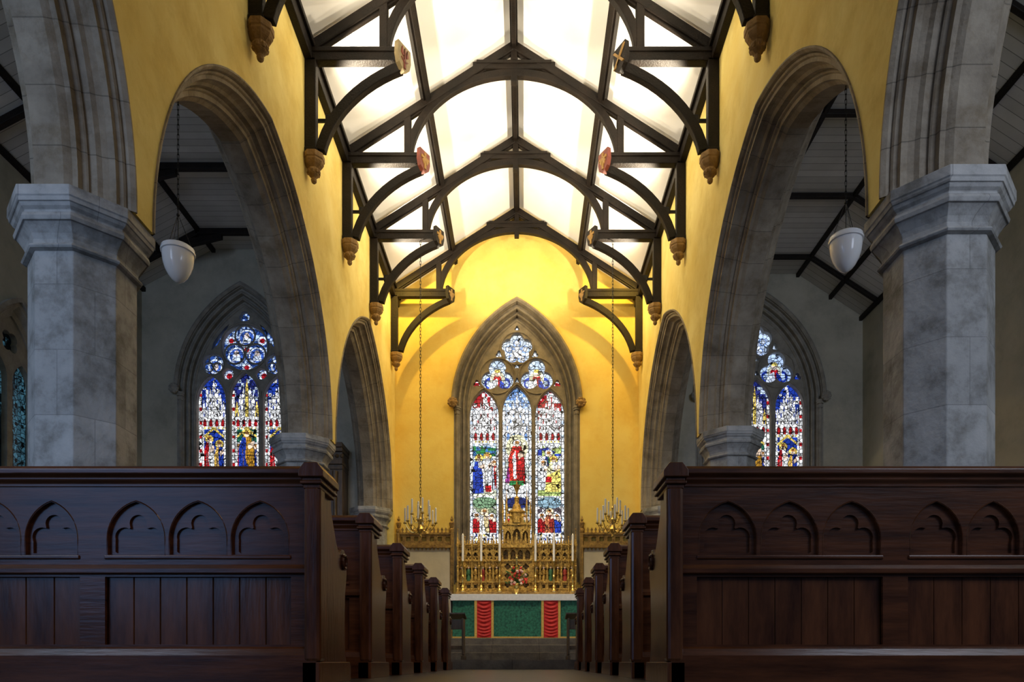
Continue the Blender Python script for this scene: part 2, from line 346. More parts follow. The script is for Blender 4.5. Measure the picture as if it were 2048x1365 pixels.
# ---------------------------------------------------------------- window glass painter
def paint(U,V,variant):
    C=np.zeros(U.shape+(3,)); C[:]=(.80,.86,.90)
    def el(cx,cy,rx,ry,c): C[((U-cx)/rx)**2+((V-cy)/ry)**2<1]=c
    def po(pts,c): C[inpoly(U,V,pts)]=c
    def re(x0,x1,y0,y1,c): C[(U>x0)&(U<x1)&(V>y0)&(V<y1)]=c
    W=(.95,.97,1.0); WB=(.62,.76,.95); R=(.50,.01,.015); B=(.015,.05,.42); DB=(.01,.02,.12); G=(.03,.28,.08); Y=(.95,.72,.15); F=(.95,.72,.55); T=(.04,.3,.36); P=(.25,.03,.2); DK=(.04,.03,.03)
    cs=[967.5,1034,1100.5]
    def scatter(m,cell,prob,col):
        h=np.random.rand(400,400); i=(np.floor(U/cell).astype(int)%400); j=(np.floor(V/cell*.8).astype(int)%400)
        C[m&(h[j,i]<prob)]=col
    def figure(cx,top,bot,robe,cloak,w=13,halo=Y):
        h=bot-top
        el(cx,top+7,9,9,DK); el(cx,top+7,8,8,halo); 
        po([(cx-w*.5-1,top+12),(cx+w*.5+1,top+12),(cx+w*.95+1.4,top+h*.45),(cx+w+1.4,bot),(cx-w-1.4,bot),(cx-w*.9-1.4,top+h*.45)],DK)
        po([(cx-w*.5,top+12),(cx+w*.5,top+12),(cx+w*.95,top+h*.45),(cx+w,bot),(cx-w,bot),(cx-w*.9,top+h*.45)],robe)
        po([(cx-w*.6,top+13),(cx-w*.1,top+14),(cx-w*.2,top+h*.6),(cx+w*.5,bot),(cx-w*1.1,bot),(cx-w*1.1,top+h*.4)],cloak)
        for q in(-.55,.05,.6): po([(cx+w*q-.5,top+h*.4),(cx+w*q+.5,top+h*.4),(cx+w*(q+.12)+.6,bot),(cx+w*(q+.12)-.6,bot)],tuple(v*.35 for v in robe))
        po([(cx+w*.1,top+h*.3),(cx+w*.9,top+h*.22),(cx+w*1.0,top+h*.34),(cx+w*.2,top+h*.42)],F)
        el(cx,top+8,4.2,5.2,F); el(cx,top+4.5,4.4,3,(.45,.2,.05))
    for k,cx in enumerate(cs):
        bgc=[(.36,.012,.02),(.16,.32,.68),(.36,.012,.02)][k] if variant==0 else [B,(.02,.03,.2),B][k]
        gold=(variant!=0)
        x0,x1=cx-29,cx+29
        re(x0,x1,755,872,bgc)
        mm=(U>x0)&(U<x1)&(V>755)&(V<872)
        scatter(mm,5.5,.30 if variant==0 else .14,WB if k==1 else W)
        if variant==0:
            re(x0,x1,806,872,[(.80,.83,.90),(.66,.76,.94),(.82,.85,.90)][k])
            if k!=1: scatter((U>x0)&(U<x1)&(V>806)&(V<850),5,.14,(.36,.012,.02))
        offs=((-20,818),(-13,804),(-7,792),(0,776),(7,792),(13,804),(20,818))
        for off,tip in offs:
            po([(cx+off-4.2,872),(cx+off-3.4,tip+22),(cx+off,tip),(cx+off+3.4,tip+22),(cx+off+4.2,872)],DK if not gold else DB)
            po([(cx+off-3.4,872),(cx+off-3.1,tip+18),(cx+off,tip),(cx+off+3.1,tip+18),(cx+off+3.4,872)],Y if (gold and k==1 and off%2==0) else W)
            el(cx+off,tip+30,1.2,5,bgc)
            for q in range(3): el(cx+off,tip+44+q*12,1.0,3.5,DK)
        re(x0,x1,852,872,W)
        for off in(-18,-6,6,18): el(cx+off,866,3.6,10,DK); el(cx+off,867,2.8,9,bgc if not gold else R)
        re(x0,x1,872,878,W); 
        for i in range(8): re(cx-26+i*7,cx-23+i*7,873,877,Y)
        sky=[(.55,.70,.86),(.78,.86,.80),(.82,.88,.92)][k] if variant==0 else [B,(.02,.16,.1),B][k]
        re(x0,x1,878,990,sky)
        scatter((U>x0)&(U<x1)&(V>878)&(V<990),5,.35 if variant==0 else .14,W)
        if variant==0:
            if k==0:
                po([(x0,893),(cx-14,884),(cx-6,892),(cx+2,884),(x1,890),(x1,902),(x0,905)],(.04,.16,.42)); scatter((U>x0)&(U<x1)&(V>884)&(V<905),5,.35,G)
                figure(cx+20,912,972,R,WB,7,W); figure(cx+6,898,978,W,(.85,.85,.8),10); figure(cx-11,902,980,W,B,12)
                re(x0,x1,974,990,(.75,.8,.6)); po([(cx-25,925),(cx-5,930),(cx-1,980),(cx-25,982)],B); re(cx+2,cx+14,964,978,R)
            if k==1:
                el(cx,888,22,28,(.90,.87,.55)); figure(cx,872,965,R,(.62,.03,.02),16,W); po([(cx-9,905),(cx-3,892),(cx-1,950),(cx-7,952)],W)
                re(x0,x1,962,990,W); re(cx-16,cx+14,955,964,G); po([(cx-20,930),(cx-16,925),(cx-15,960),(cx-24,960)],P)
            if k==2:
                po([(x0,893),(cx-4,886),(cx+2,893),(x1,888),(x1,905),(x0,903)],B); scatter((U>x0)&(U<x1)&(V>884)&(V<905),5,.3,(.5,.65,.2))
                figure(cx-2,893,930,G,B,7,W); figure(cx-13,912,970,W,(.8,.85,.9),10,W); figure(cx+8,905,978,W,(.85,.8,.45),13)
                re(x0,x1,974,990,(.5,.65,.2)); po([(cx-6,945),(cx+22,930),(cx+24,978),(cx-10,978)],(.88,.74,.18)); re(cx-8,cx+4,946,958,R)
        else:
            if k==1:
                figure(cx-17,905,975,R,W,7,W); figure(cx+17,905,975,B,Y,7,W); figure(cx,880,972,(.7,.35,.03),B,15); re(x0,x1,966,990,R)
            else:
                figure(cx-9,890,975,W,R,10); figure(cx+11,900,975,B,(.8,.5,.1),9)
                re(x0,x1,968,990,(.5,.2,.05))
            for sgn in(-1,1): po([(cx+sgn*28,878),(cx+sgn*20,878),(cx+sgn*20,985),(cx+sgn*28,985)],W); 
            po([(cx-20,895),(cx,878),(cx+20,895),(cx+20,890),(cx,872),(cx-20,890)],Y)
        re(x0,x1,986,1000,W)
        for i in range(6): re(cx-26+i*9.5,cx-21+i*9.5,989,996,(.85,.75,.4) if i%2 else WB)
        bg2=[(.35,.42,.25),(.3,.35,.25),(.10,.08,.10)][k] if variant==0 else [DB,DK,DB][k]
        re(x0,x1,1000,1062,bg2)
        scatter((U>x0)&(U<x1)&(V>1000)&(V<1062),5,.18,W)
        el(cx,1000,26,12,[(.2,.35,.2),DB,(.25,.4,.5)][k])
        cols=[[R,(.75,.6,.3),R],[R,(.4,.02,.02),G],[R,(.35,.03,.02),B]][k] if variant==0 else [[B,R,Y],[R,W,R],[Y,B,R]][k]
        for off,cc,tp in((-16,cols[0],1020),(15,cols[2],1022),(0,cols[1],1012)):
            figure(cx+off,tp,1064,cc,cc if off else [W,(.4,.02,.02),(.6,.2,.08)][k],9,W if off else (.9,.8,.5))
        re(x0,x1,1062,1130,W)
        for i in range(7):
            for j in range(8): re(cx-27+i*8.2,cx-23+i*8.2,1064+j*8,1069+j*8,[DK,B,DK,Y,WB][(i+j*2+k)%5])
        m=(abs(U-cx)<29)&(abs(U-cx)>24.5)&(V>800)
        band=(np.floor(V/7).astype(int)%4)
        C[m&(band<3)]=W; C[m&(band==3)]=(WB if variant==0 else R)
        m=(abs(U-cx)<=24.5)&(abs(U-cx)>23.2)&(V>800); C[m]=DK
    up=V<778
    if variant!=1:
        for (x,y) in ((994,748),(1074,748)):
            m=((U-x)**2+(V-y)**2<37**2); C[m]=(.60,.72,.88)
            for j in range(3):
                a=pi/2+2*pi*j/3; el(x+17*math.cos(a),y-17*math.sin(a),12,12,B if j else WB); el(x+18*math.cos(a),y-18*math.sin(a),7,7,WB)
            el(x,y,15,17,(.88,.85,.6)); 
            po([(x-7,y-6),(x+7,y-6),(x+12,y+24),(x-14,y+24)],R); po([(x-12,y+4),(x,y-2),(x+2,y+22),(x-18,y+20)],W); po([(x+4,y),(x+12,y+6),(x+18,y+22),(x+4,y+24)],B)
            el(x,y-12,6,7,F); el(x,y-17,6,4,Y)
        m=((U-1034)**2+(V-692)**2<32**2); C[m]=(.75,.85,.95)
        for j in range(5):
            a=pi/2+2*pi*j/5; el(1034+17*math.cos(a),692-17*math.sin(a),8,8,(.25,.4,.75)); el(1034+18*math.cos(a),692-18*math.sin(a),5.5,5.5,W)
        el(1034,692,11,11,(.25,.4,.75)); po([(1024,688),(1044,688),(1046,704),(1022,704)],W); el(1034,684,5,5,W)
    else:
        mm=(V<757)|((V<775)&(abs(U-967.5)>10)&(abs(U-1034)>10)&(abs(U-1100.5)>10))
        C[mm]=(.03,.08,.28); scatter(mm,5,.22,WB)
        zc=1325-(5.86+1.10-.1)*88.6
        for j in range(3):
            a=pi/2+2*pi*j/3; x,y=1034+24*math.cos(a),zc-24*math.sin(a)
            el(x,y,17,17,W); el(x,y,14,14,(.06,.14,.5)); po([(x-7,y-3),(x+7,y-3),(x+9,y+11),(x-9,y+11)],W); el(x,y-5,5,6,F)
            b=a+pi/3; x,y=1034+36*math.cos(b),zc-36*math.sin(b); el(x,y,9,9,W); el(x,y,5,5,R)
        el(1034,zc,9,9,W); el(1034,zc,5,5,R)
        for sx in(-1,1):
            x,y=1034+sx*63,1325-(5.86+.72-.1)*88.6; el(x,y,15,15,W); el(x,y,11,11,(.06,.14,.5)); el(x,y,6,8,F)
            x,y=1034+sx*35,1325-(5.86+.50-.1)*88.6; el(x,y,10,10,W); el(x,y,6,6,R)
    if variant: C[up]*=np.array((.78,.88,1.1))
    C*= (0.86+.28*np.random.rand(*U.shape)[...,None])
    return np.clip(C,0,1.3)
def glass_grid(name,cx,zs,a,sill,top,mapf,w,variant,mat,parent,cell=.0135):
    nx=int(2*a/cell); nz=int((top-sill)/cell)
    xs=np.linspace(cx-a,cx+a,nx+1); zz=np.linspace(sill,top,nz+1)
    X,Z=np.meshgrid((xs[1:]+xs[:-1])/2,(zz[1:]+zz[:-1])/2)
    U=(X-cx)*88.6+1034; V=1325-(Z-(zs-5.86)-.1)*88.6
    C=paint(U,V,variant)
    off=wloc(parent)
    verts=[]
    for z in zz:
        for x in xs:
            p=mapf(x,z,w); verts.append((p[0]-off.x,p[1]-off.y,p[2]-off.z))
    f=[]
    for j in range(nz):
        for i in range(nx):
            q=j*(nx+1)+i; f.append((q,q+1,q+nx+2,q+nx+1))
    me=bpy.data.meshes.new(name); me.from_pydata(verts,[],f)
    at=me.color_attributes.new('pane','FLOAT_COLOR','CORNER')
    c4=np.ones((nz*nx,4,4),dtype=np.float32); c4[:,:,:3]=C.reshape(-1,1,3)
    at.data.foreach_set('color',c4.ravel())
    me.materials.append(M[mat]); o=bpy.data.objects.new(name,me); COL.objects.link(o); o.parent=parent
    return o
def window(name,label,mapf,cx,zs,sill,variant,mat,style=0):
    R,c=2.4,1.3; a=1.1; TM='tracery' if variant==0 else 'tracery_pale'
    base=mapf(cx,sill,0)
    fr=MB()
    loops=[arch_pts(cx,zs,R,c,.0,16,sill)]
    for k,o in enumerate((-.75,0,.75)):
        loops.append(arch_loop(cx+o,zs-(.12 if k!=1 else .04),.33,.58,sill+.1,8))
    if style==0:
        for o in(-.45,.45): loops.append(foil(cx+o,zs+.77,.395,3,pi/2))
        loops.append(foil(cx,zs+1.40,.36,5,pi/2,.55))
        for (o,z,r) in((-.92,.60,.085),(.92,.60,.085),(0,1.0,.065),(0,.67,.06),(-.41,1.27,.085),(.41,1.27,.085),(0,1.86,.06)): loops.append(foil(cx+o,zs+z,r,3,pi/2))
    else:
        loops.append(foil(cx,zs+1.10,.52,6,pi/2,.22))
        for o in(-.71,.71): loops.append(foil(cx+o,zs+.72,.24,6,pi/2,.3))
        for o in(-.375,.375): loops.append(foil(cx+o,zs+.50,.13,6,pi/4,.3))
        for (o,z,r) in((0,1.79,.12),): loops.append(foil(cx+o,zs+z,r,3,pi/2,.3))
        for sx in(-1,1): loops.append([(cx+sx*p,zs+q) for p,q in((.50,1.30),(.60,1.16),(.74,1.03),(.70,1.20),(.58,1.38),(.42,1.56),(.34,1.62),(.42,1.46))][::sx])
    fr.plate(loops,.06,mapf,.24)
    for o in(-.375,.375): fr.tube([mapf(cx+o,sill+.1,.165),mapf(cx+o,zs+.1,.165)],.022,6)
    def rg(o,z,r,t_=.016,w_=.17): fr.tube([mapf(cx+o+r*math.cos(t),zs+z+r*math.sin(t),w_) for t in np.linspace(0,2*pi,28,endpoint=False)],t_,6,True)
    if style==0:
        rg(-.45,.77,.41);rg(.45,.77,.41);rg(0,1.40,.375)
    else:
        rg(0,1.10,.54,.02)
        for j in range(3):
            an=pi/2+2*pi*j/3; rg(.275*math.cos(an),1.10+.275*math.sin(an),.225,.022,.22)
        rg(-.71,.72,.25); rg(.71,.72,.25)
        for sx in(-1,1):
            for j in range(3):
                an=pi/2+2*pi*j/3; rg(sx*.71+.12*math.cos(an),.72+.12*math.sin(an),.10,.014,.22)
    for k,o in enumerate((-.75,0,.75)):
        fr.tube([mapf(p,q,.17) for p,q in arch_loop(cx+o,zs-(.12 if k!=1 else .04),.355,.62,zs-.3,8)],.016,6)
    w=fr.obj(name,TM,loc=base,kind='structure',label=label)
    sr=MB()
    ring(sr,[(-.005,.30),(-.005,.17),(.02,.15),(.045,.17),(.05,.19),(.09,.19),(.095,.10),(.115,.08),(.135,.10),(.14,.13),(.18,.13),(.185,.03),(.21,.01),(.235,.03),(.245,.06),(.285,.06),(.29,-.005),(.32,-.01),(.34,.32)],cx,zs,R,c,mapf,sill-.05,20)
    sr.obj('surround',TM,parent=w)
    hm=MB(); ring(hm,[(.30,.02),(.30,-.05),(.34,-.09),(.385,-.06),(.385,.02)],cx,zs,R,c,mapf,None,20); hm.obj('hood_mould',TM,w)
    jb=MB()
    for sg in(-1,1):
        x=cx+sg*(a+.25); P0=mapf(x,sill,0.0);P1=mapf(x,zs-.15,0.0)
        jb.tube([P0,P1],.04,8)
        for (zz,r) in((zs-.17,.055),(zs-.13,.05),(zs-.08,.075),(zs-.04,.09)):
            jb.tube([mapf(x,zz,0),mapf(x,zz+.045,0)],r,8)
    jb.obj('jamb_shaft',TM,w,smooth=True)
    st=MB()
    for sg in(-1,1):
        x=cx+sg*(a+.34); c0=mapf(x,zs+.06,-.09)
        st.ball(c0,.10,8,6,jit=.3)
        for i in range(9):
            t=i/9*2*pi; p=mapf(x+.08*math.cos(t),zs+.06+.08*math.sin(t),-.13); st.ball(p,.04,6,4,jit=.3)
    st.obj('head_stop','corbel' if variant==0 else TM,w)
    glass_grid('glass',cx,zs,a+.02,sill,zs+2.05,mapf,.32,variant,mat,w)
    return w

gable=[(-WO,0),(WO,0),(WO,8.0),(0,10.35),(-WO,8.0)]
ZW=5.86; SILL=1.9
MB().plate([gable,arch_pts(0,ZW,2.4,1.3,.3,20,SILL)],.25,XZ(YE),.25).obj('wall_east','plaster_east',kind='structure',label='glowing yellow plaster gable wall behind the altar')
window('window_1','three-light gothic stained glass window with trefoil roundels above the altar',XZ(YE),0,ZW,SILL,0,'glass_e')
AIS={-1:dict(nm='north',flat=9.3,fx=6.75,wx=8.35,wz=8.45,wc=-6.14,zs=6.1,v=1),
      1:dict(nm='south',flat=8.75,fx=6.25,wx=7.7,wz=7.8,wc=5.40,zs=5.93,v=2)}
for sg,A in AIS.items():
    s=sg
    out=[(s*(WO-.2),0),(s*(A['wx']+.3),0),(s*(A['wx']+.3),9.6),(s*(WO-.2),9.6)]
    MB().plate([out,arch_pts(A['wc'],A['zs'],2.4,1.3,.3,20,2.2)],.25,XZ(YAE),.25).obj('wall_east_%s_aisle'%A['nm'],'aisle_plaster',kind='structure',label='shadowed pale plaster end wall of side aisle')
    window('window_%d'%(2 if s<0 else 3),'three-light gothic stained glass aisle window in dark stone tracery',XZ(YAE),A['wc'],A['zs'],2.2,A['v'],'glass_a',1 if s<0 else 0)
    out=[(-2.2,0),(YAE+.1,0),(YAE+.1,9.5),(-2.2,9.5)]
    loops=[out]
    if s<0: loops.append(arch_pts(11.5,4.95,1.15,.6,.2,12,2.2))
    MB().plate(loops,.2,YZ(s*(A['wx']+.2))).obj('wall_'+A['nm'],'aisle_plaster',kind='structure',label='dim plaster outer wall of side aisle')
    mb=MB(); f=A['flat']
    mb.add([(s*WO,-2.2,f),(s*A['fx'],-2.2,f),(s*A['wx'],-2.2,A['wz']),(s*WO,YAE,f),(s*A['fx'],YAE,f),(s*A['wx'],YAE,A['wz'])],[(0,1,4,3),(1,2,5,4)])
    mb.add([(s*WO,-2.2,f+.08),(s*A['fx'],-2.2,f+.08),(s*(A['wx']+.05),-2.2,A['wz']+.08),(s*WO,YAE,f+.08),(s*A['fx'],YAE,f+.08),(s*(A['wx']+.05),YAE,A['wz']+.08)],[(0,1,4,3),(1,2,5,4)])
    mb.obj('ceiling_%s_aisle'%A['nm'],'aisleceil',kind='structure',label='painted boarded ceiling of side aisle')
    tk=.12 if s<0 else .085; hy=.05 if s<0 else .04
    for y in(5.0,6.9,8.8,10.7,12.6,14.5):
        mb=MB(); mp=XZ(y)
        mb.box(s*WO,s*(A['fx']+.06),y-hy,y+hy,f-tk,f)
        mb.band([(s*A['fx'],f),(s*A['wx'],A['wz'])],[(s*A['fx'],f-tk-.01),(s*A['wx'],A['wz']-tk-.01)],mp,-hy,hy)
        if s<0:
            mb.box(s*WO,s*(WO+.12),y-.06,y+.06,f-1.2,f)
            mb.band([(s*(WO+.1),f-1.0),(s*(WO+.9),f-.11)],[(s*(WO+.1),f-1.12),(s*(WO+1.02),f-.11)],mp,-.045,.045)
            mb.band([(s*(A['fx']-.5),f-.10),(s*(A['fx']+.5),A['wz']+.58)],[(s*(A['fx']-.5),f-.21),(s*(A['fx']+.5),A['wz']+.40)],mp,-.045,.045)
        mb.obj('aisle_truss','timber',loc=(s*5,y,f),label='dark timber tie beam truss under aisle ceiling',cat='roof truss',group='aisle roof trusses',bevel=.01)
    hp=.04 if s<0 else .032
    for x in(WO+.1,(WO+A['fx'])/2,A['fx']):
        MB().box(s*x-hp,s*x+hp,-2,YAE,f-.08,f).obj('aisle_purlin','timber',loc=(s*x,-2,f),label='long dark timber purlin of the aisle roof',cat='roof beam',group='aisle purlins')
    for fr_ in(.5,1):
        x=A['fx']+(A['wx']-A['fx'])*fr_-(.05 if fr_==1 else 0); z=f+(A['wz']-f)*fr_
        MB().box(s*x-hp,s*x+hp,-2,YAE,z-.10,z-.01).obj('aisle_purlin','timber',loc=(s*x,-2,z),label='long dark timber purlin of the aisle roof',cat='roof beam',group='aisle purlins')
mpn=YZ(-8.35,-1)
fr=MB(); lp=[arch_pts(11.5,4.95,1.15,.6,.0,12,2.2)]
for o in(-.28,.28): lp.append(arch_loop(11.5+o,4.85,.22,.36,2.3,8))
lp.append(foil(11.5,5.5,.19,4,pi/4))
fr.plate(lp,.05,mpn,.2)
w4=fr.obj('window_4','tracery_pale',loc=(-8.35,11.5,2.2),kind='structure',label='two-light side window with dark blue leaded glass')
sr=MB(); ring(sr,[(0,.28),(0,.12),(.08,.1),(.14,.0),(.2,-.005),(.22,.3)],11.5,4.95,1.15,.6,mpn,2.15,16); sr.obj('surround','tracery_pale',w4)
hm=MB(); ring(hm,[(.2,.02),(.2,-.06),(.27,-.06),(.27,.02)],11.5,4.95,1.15,.6,mpn,None,16); hm.obj('hood_mould','tracery_pale',w4)
g4=glass_grid('glass',11.5,5.1,.57,2.2,6.0,mpn,.27,1,'glass_a',w4,.03)
at=g4.data.color_attributes['pane']; n=len(at.data); ar=np.zeros(n*4,dtype=np.float32); at.data.foreach_get('color',ar); ar=ar.reshape(-1,4)
lum=ar[:,:3].mean(axis=1)**2; ar[:,0]=lum*.03; ar[:,1]=lum*.09; ar[:,2]=lum*.13; at.data.foreach_set('color',ar.ravel())

# ---------------------------------------------------------------- nave ceiling
CE=10.14; SL=.64
mb=MB()
for s in(-1,1):
    mb.add([(0,-2.2,CE),(s*(WN+.02),-2.2,CE-SL*(WN+.02)),(s*(WN+.02),YE,CE-SL*(WN+.02)),(0,YE,CE)],[(0,1,2,3)])
    mb.add([(0,-2.2,CE+.1),(s*(WN+.02),-2.2,CE+.1-SL*(WN+.02)),(s*(WN+.02),YE,CE+.1-SL*(WN+.02)),(0,YE,CE+.1)],[(0,1,2,3)])
mb.obj('ceiling','ceil',kind='structure',label='white panelled pitched nave ceiling')
MB().box(-.06,.06,-2,YE,CE-.18,CE-.03).box(-.035,.035,-2,YE,CE-.22,CE-.17).obj('ridge_beam','timber',loc=(0,-2,CE),label='dark moulded timber ridge beam',cat='roof beam',bevel=.01)
for s in(-1,1):
    x=1.45; z=CE-SL*x; ux,uz=1/math.hypot(1,SL),-SL/math.hypot(1,SL)
    mb=MB()
    def rect(h,d0,d1):
        return [(s*(x+ux*h+uz*d0),z+uz*h-ux*d0),(s*(x-ux*h+uz*d0),z-uz*h-ux*d0),(s*(x-ux*h+uz*d1),z-uz*h-ux*d1),(s*(x+ux*h+uz*d1),z+uz*h-ux*d1)]
    mb.prism(rect(.065,.0,.12),lambda p,q,w:(p,w,q),-2,YE); mb.prism(rect(.035,.12,.16),lambda p,q,w:(p,w,q),-2,YE)
    mb.obj('roof_purlin','timber',loc=(s*x,-2,z),label='dark moulded timber purlin crossing white ceiling',cat='roof beam',group='nave purlins')
    mb=MB().box(s*(WN-.10),s*(WN+.0),-2,YE,8.10,8.38).box(s*(WN-.14),s*(WN-.08),-2,YE,8.26,8.33)
    mb.obj('wall_plate','timber',loc=(s*WN,-2,8.2),label='dark timber cornice beam along nave wall top',cat='roof beam',group='wall plates',bevel=.008)

# ---------------------------------------------------------------- trusses
TY=[5.3,7.25,9.1,10.97,12.92,14.95]
def truss(y,idx):
    t=thing('roof_truss','dark timber hammerbeam truss with curved arch braces','roof truss',(0,y,8.1),'nave roof trusses')
    mp=XZ(y); TH=.06
    for s in(-1,1):
        MB().band([(0,10.06),(s*2.71,10.06-SL*2.71)],[(0,9.91),(s*2.71,9.91-SL*2.71)],mp,-TH,TH).band([(0,9.92),(s*2.71,9.92-SL*2.71)],[(0,9.88),(s*2.71,9.88-SL*2.71)],mp,-TH*.5,TH*.5).obj('principal_rafter','timber',t,bevel=.01)
        MB().box(s*1.47,s*2.73,y-TH,y+TH,8.08,8.21).box(s*1.50,s*2.71,y-TH*1.25,y+TH*1.25,8.19,8.25).obj('hammer_beam','timber',t,bevel=.01)
        MB().box(s*2.60,s*2.745,y-TH,y+TH,6.85,8.12).box(s*2.58,s*2.745,y-TH*1.3,y+TH*1.3,6.85,6.92).obj('wall_post','timber',t,bevel=.01)
        MB().box(s*1.65,s*1.76,y-TH*.9,y+TH*.9,8.24,10.04-SL*1.70-.1).obj('hammer_post','timber',t,bevel=.01)
        A=[]
        for i in range(13):
            u=i/12; th=pi/2*u
            A.append((2.61-1.11*(1-math.cos(th))*.7-1.11*.3*u, 6.92+1.16*math.sin(th)*.5+1.16*.5*u))
        B2=[]
        for i in range(13):
            a=A[max(i-1,0)]; b=A[min(i+1,12)]; tx,tz=b[0]-a[0],b[1]-a[1]; l=math.hypot(tx,tz)
            B2.append((s*(A[i][0]-tz/l*.13),A[i][1]+tx/l*.13))
        MB().band([(s*p,q) for p,q in A],B2,mp,-TH*.8,TH*.8).obj('curved_brace','timber',t,bevel=.01)
    A=[(1.75*math.cos(a),8.12+1.49*math.sin(a)) for a in np.linspace(.06,pi-.06,41)]
    B=[(1.63*math.cos(a),8.12+1.375*math.sin(a)) for a in np.linspace(.06,pi-.06,41)]
    MB().band(A,B,mp,-TH*.8,TH*.8).obj('arch_brace','timber',t,bevel=.01)
    MB().box(-.66,.66,y-TH*.9,y+TH*.9,9.60,9.71).box(-.60,.60,y-TH*1.2,y+TH*1.2,9.68,9.73).obj('collar_beam','timber',t,bevel=.01)
    MB().box(-.05,.05,y-.05,y+.05,9.40,9.95).obj('pendant_post','timber',t,bevel=.01)
    cf=[('shield_cream','shield_red'),('shield_cream','shield_red'),('shield_cream','shield_red'),('shield_red','shield_gold'),('timber','shield_gold'),('timber','corbel')][idx]
    for s in(-1,1):
        c=Vector((s*1.45,y-.03,8.12)); fa=Vector((-s*.86,-.51,0)); sd=Vector((-fa.y,fa.x,0))
        def mp2(p,q,w): v=c+sd*p+Vector((0,0,q))+fa*w; return tuple(v)
        shp=[(-.12,.16),(.12,.16),(.13,.0),(.10,-.11),(0,-.19),(-.10,-.11),(-.13,0)]
        sh=MB().prism(shp,mp2,-.035,.03).obj('shield',cf[0] if not(idx==2 and s>0) else 'timber',t,label='painted heraldic shield')
        e=MB()
        if idx==2 and s>0:
            for d in(-1,1): e.prism([(-.10*d-.02,.12),(-.10*d+.02,.12),(.09*d+.02,-.10),(.09*d-.02,-.10)],mp2,.03,.045)
            mt='shield_gold'
        elif idx==2:
            e.prism([(-.015,.05),(.015,.05),(.015,-.15),(-.015,-.15)],mp2,.03,.045)
            for d in(-1,0,1): e.prism([(d*.05-.02,.03),(d*.05,.12),(d*.05+.02,.03),(d*.03,-.0)],mp2,.03,.045)
            e.prism([(-.07,-.03),(0,-.09),(.07,-.03),(0,-.06)],mp2,.03,.045); mt='shield_red'
        else:
            e.prism([(-.02,.12),(.02,.12),(.02,-.13),(-.02,-.13)],mp2,.03,.045); e.prism([(-.09,.06),(.09,.06),(.09,.02),(-.09,.02)],mp2,.03,.045)
            e.prism([(-.07,.0),(-.03,-.06),(0,0),(.03,-.06),(.07,0),(0,.05)],mp2,.03,.05); mt=cf[1]
        e.obj('shield_emblem',mt,sh)
    return t
for i,y in enumerate(TY): truss(y,i)
for y in TY:
    for s in(-1,1):
        mb=MB(); x=s*2.64
        mb.lathe([(.015,6.48),(.035,6.50),(.04,6.53),(.03,6.55),(.07,6.59),(.085,6.63),(.08,6.66),(.065,6.67),(.11,6.71),(.13,6.745),(.13,6.77),(.142,6.78),(.142,6.85)],8,x,y,0,pi/8)
        for i in range(8):
            a=i*pi/4; mb.ball((x+.062*math.cos(a),y+.062*math.sin(a),6.625),.034,6,4,jit=.3)
        mb.obj('corbel','corbel',loc=(x,y,6.85),label='carved stone corbel carrying a roof truss wall post',cat='corbel',group='roof corbels',bevel=.004)
for y in TY[1:5]:
    for s in(-1,1):
        t=thing('floodlight','small black floodlight fixed to a roof truss post','spotlight',(s*2.48,y+.16,7.42),'roof floodlights')
        MB().box(s*2.40,s*2.52,y+.10,y+.22,7.38,7.49).box(s*2.42,s*2.50,y+.12,y+.20,7.48,7.505).obj('housing','iron',t,bevel=.01)
        MB().box(s*2.51,s*2.75,y+.14,y+.17,7.42,7.46).obj('bracket','iron',t)

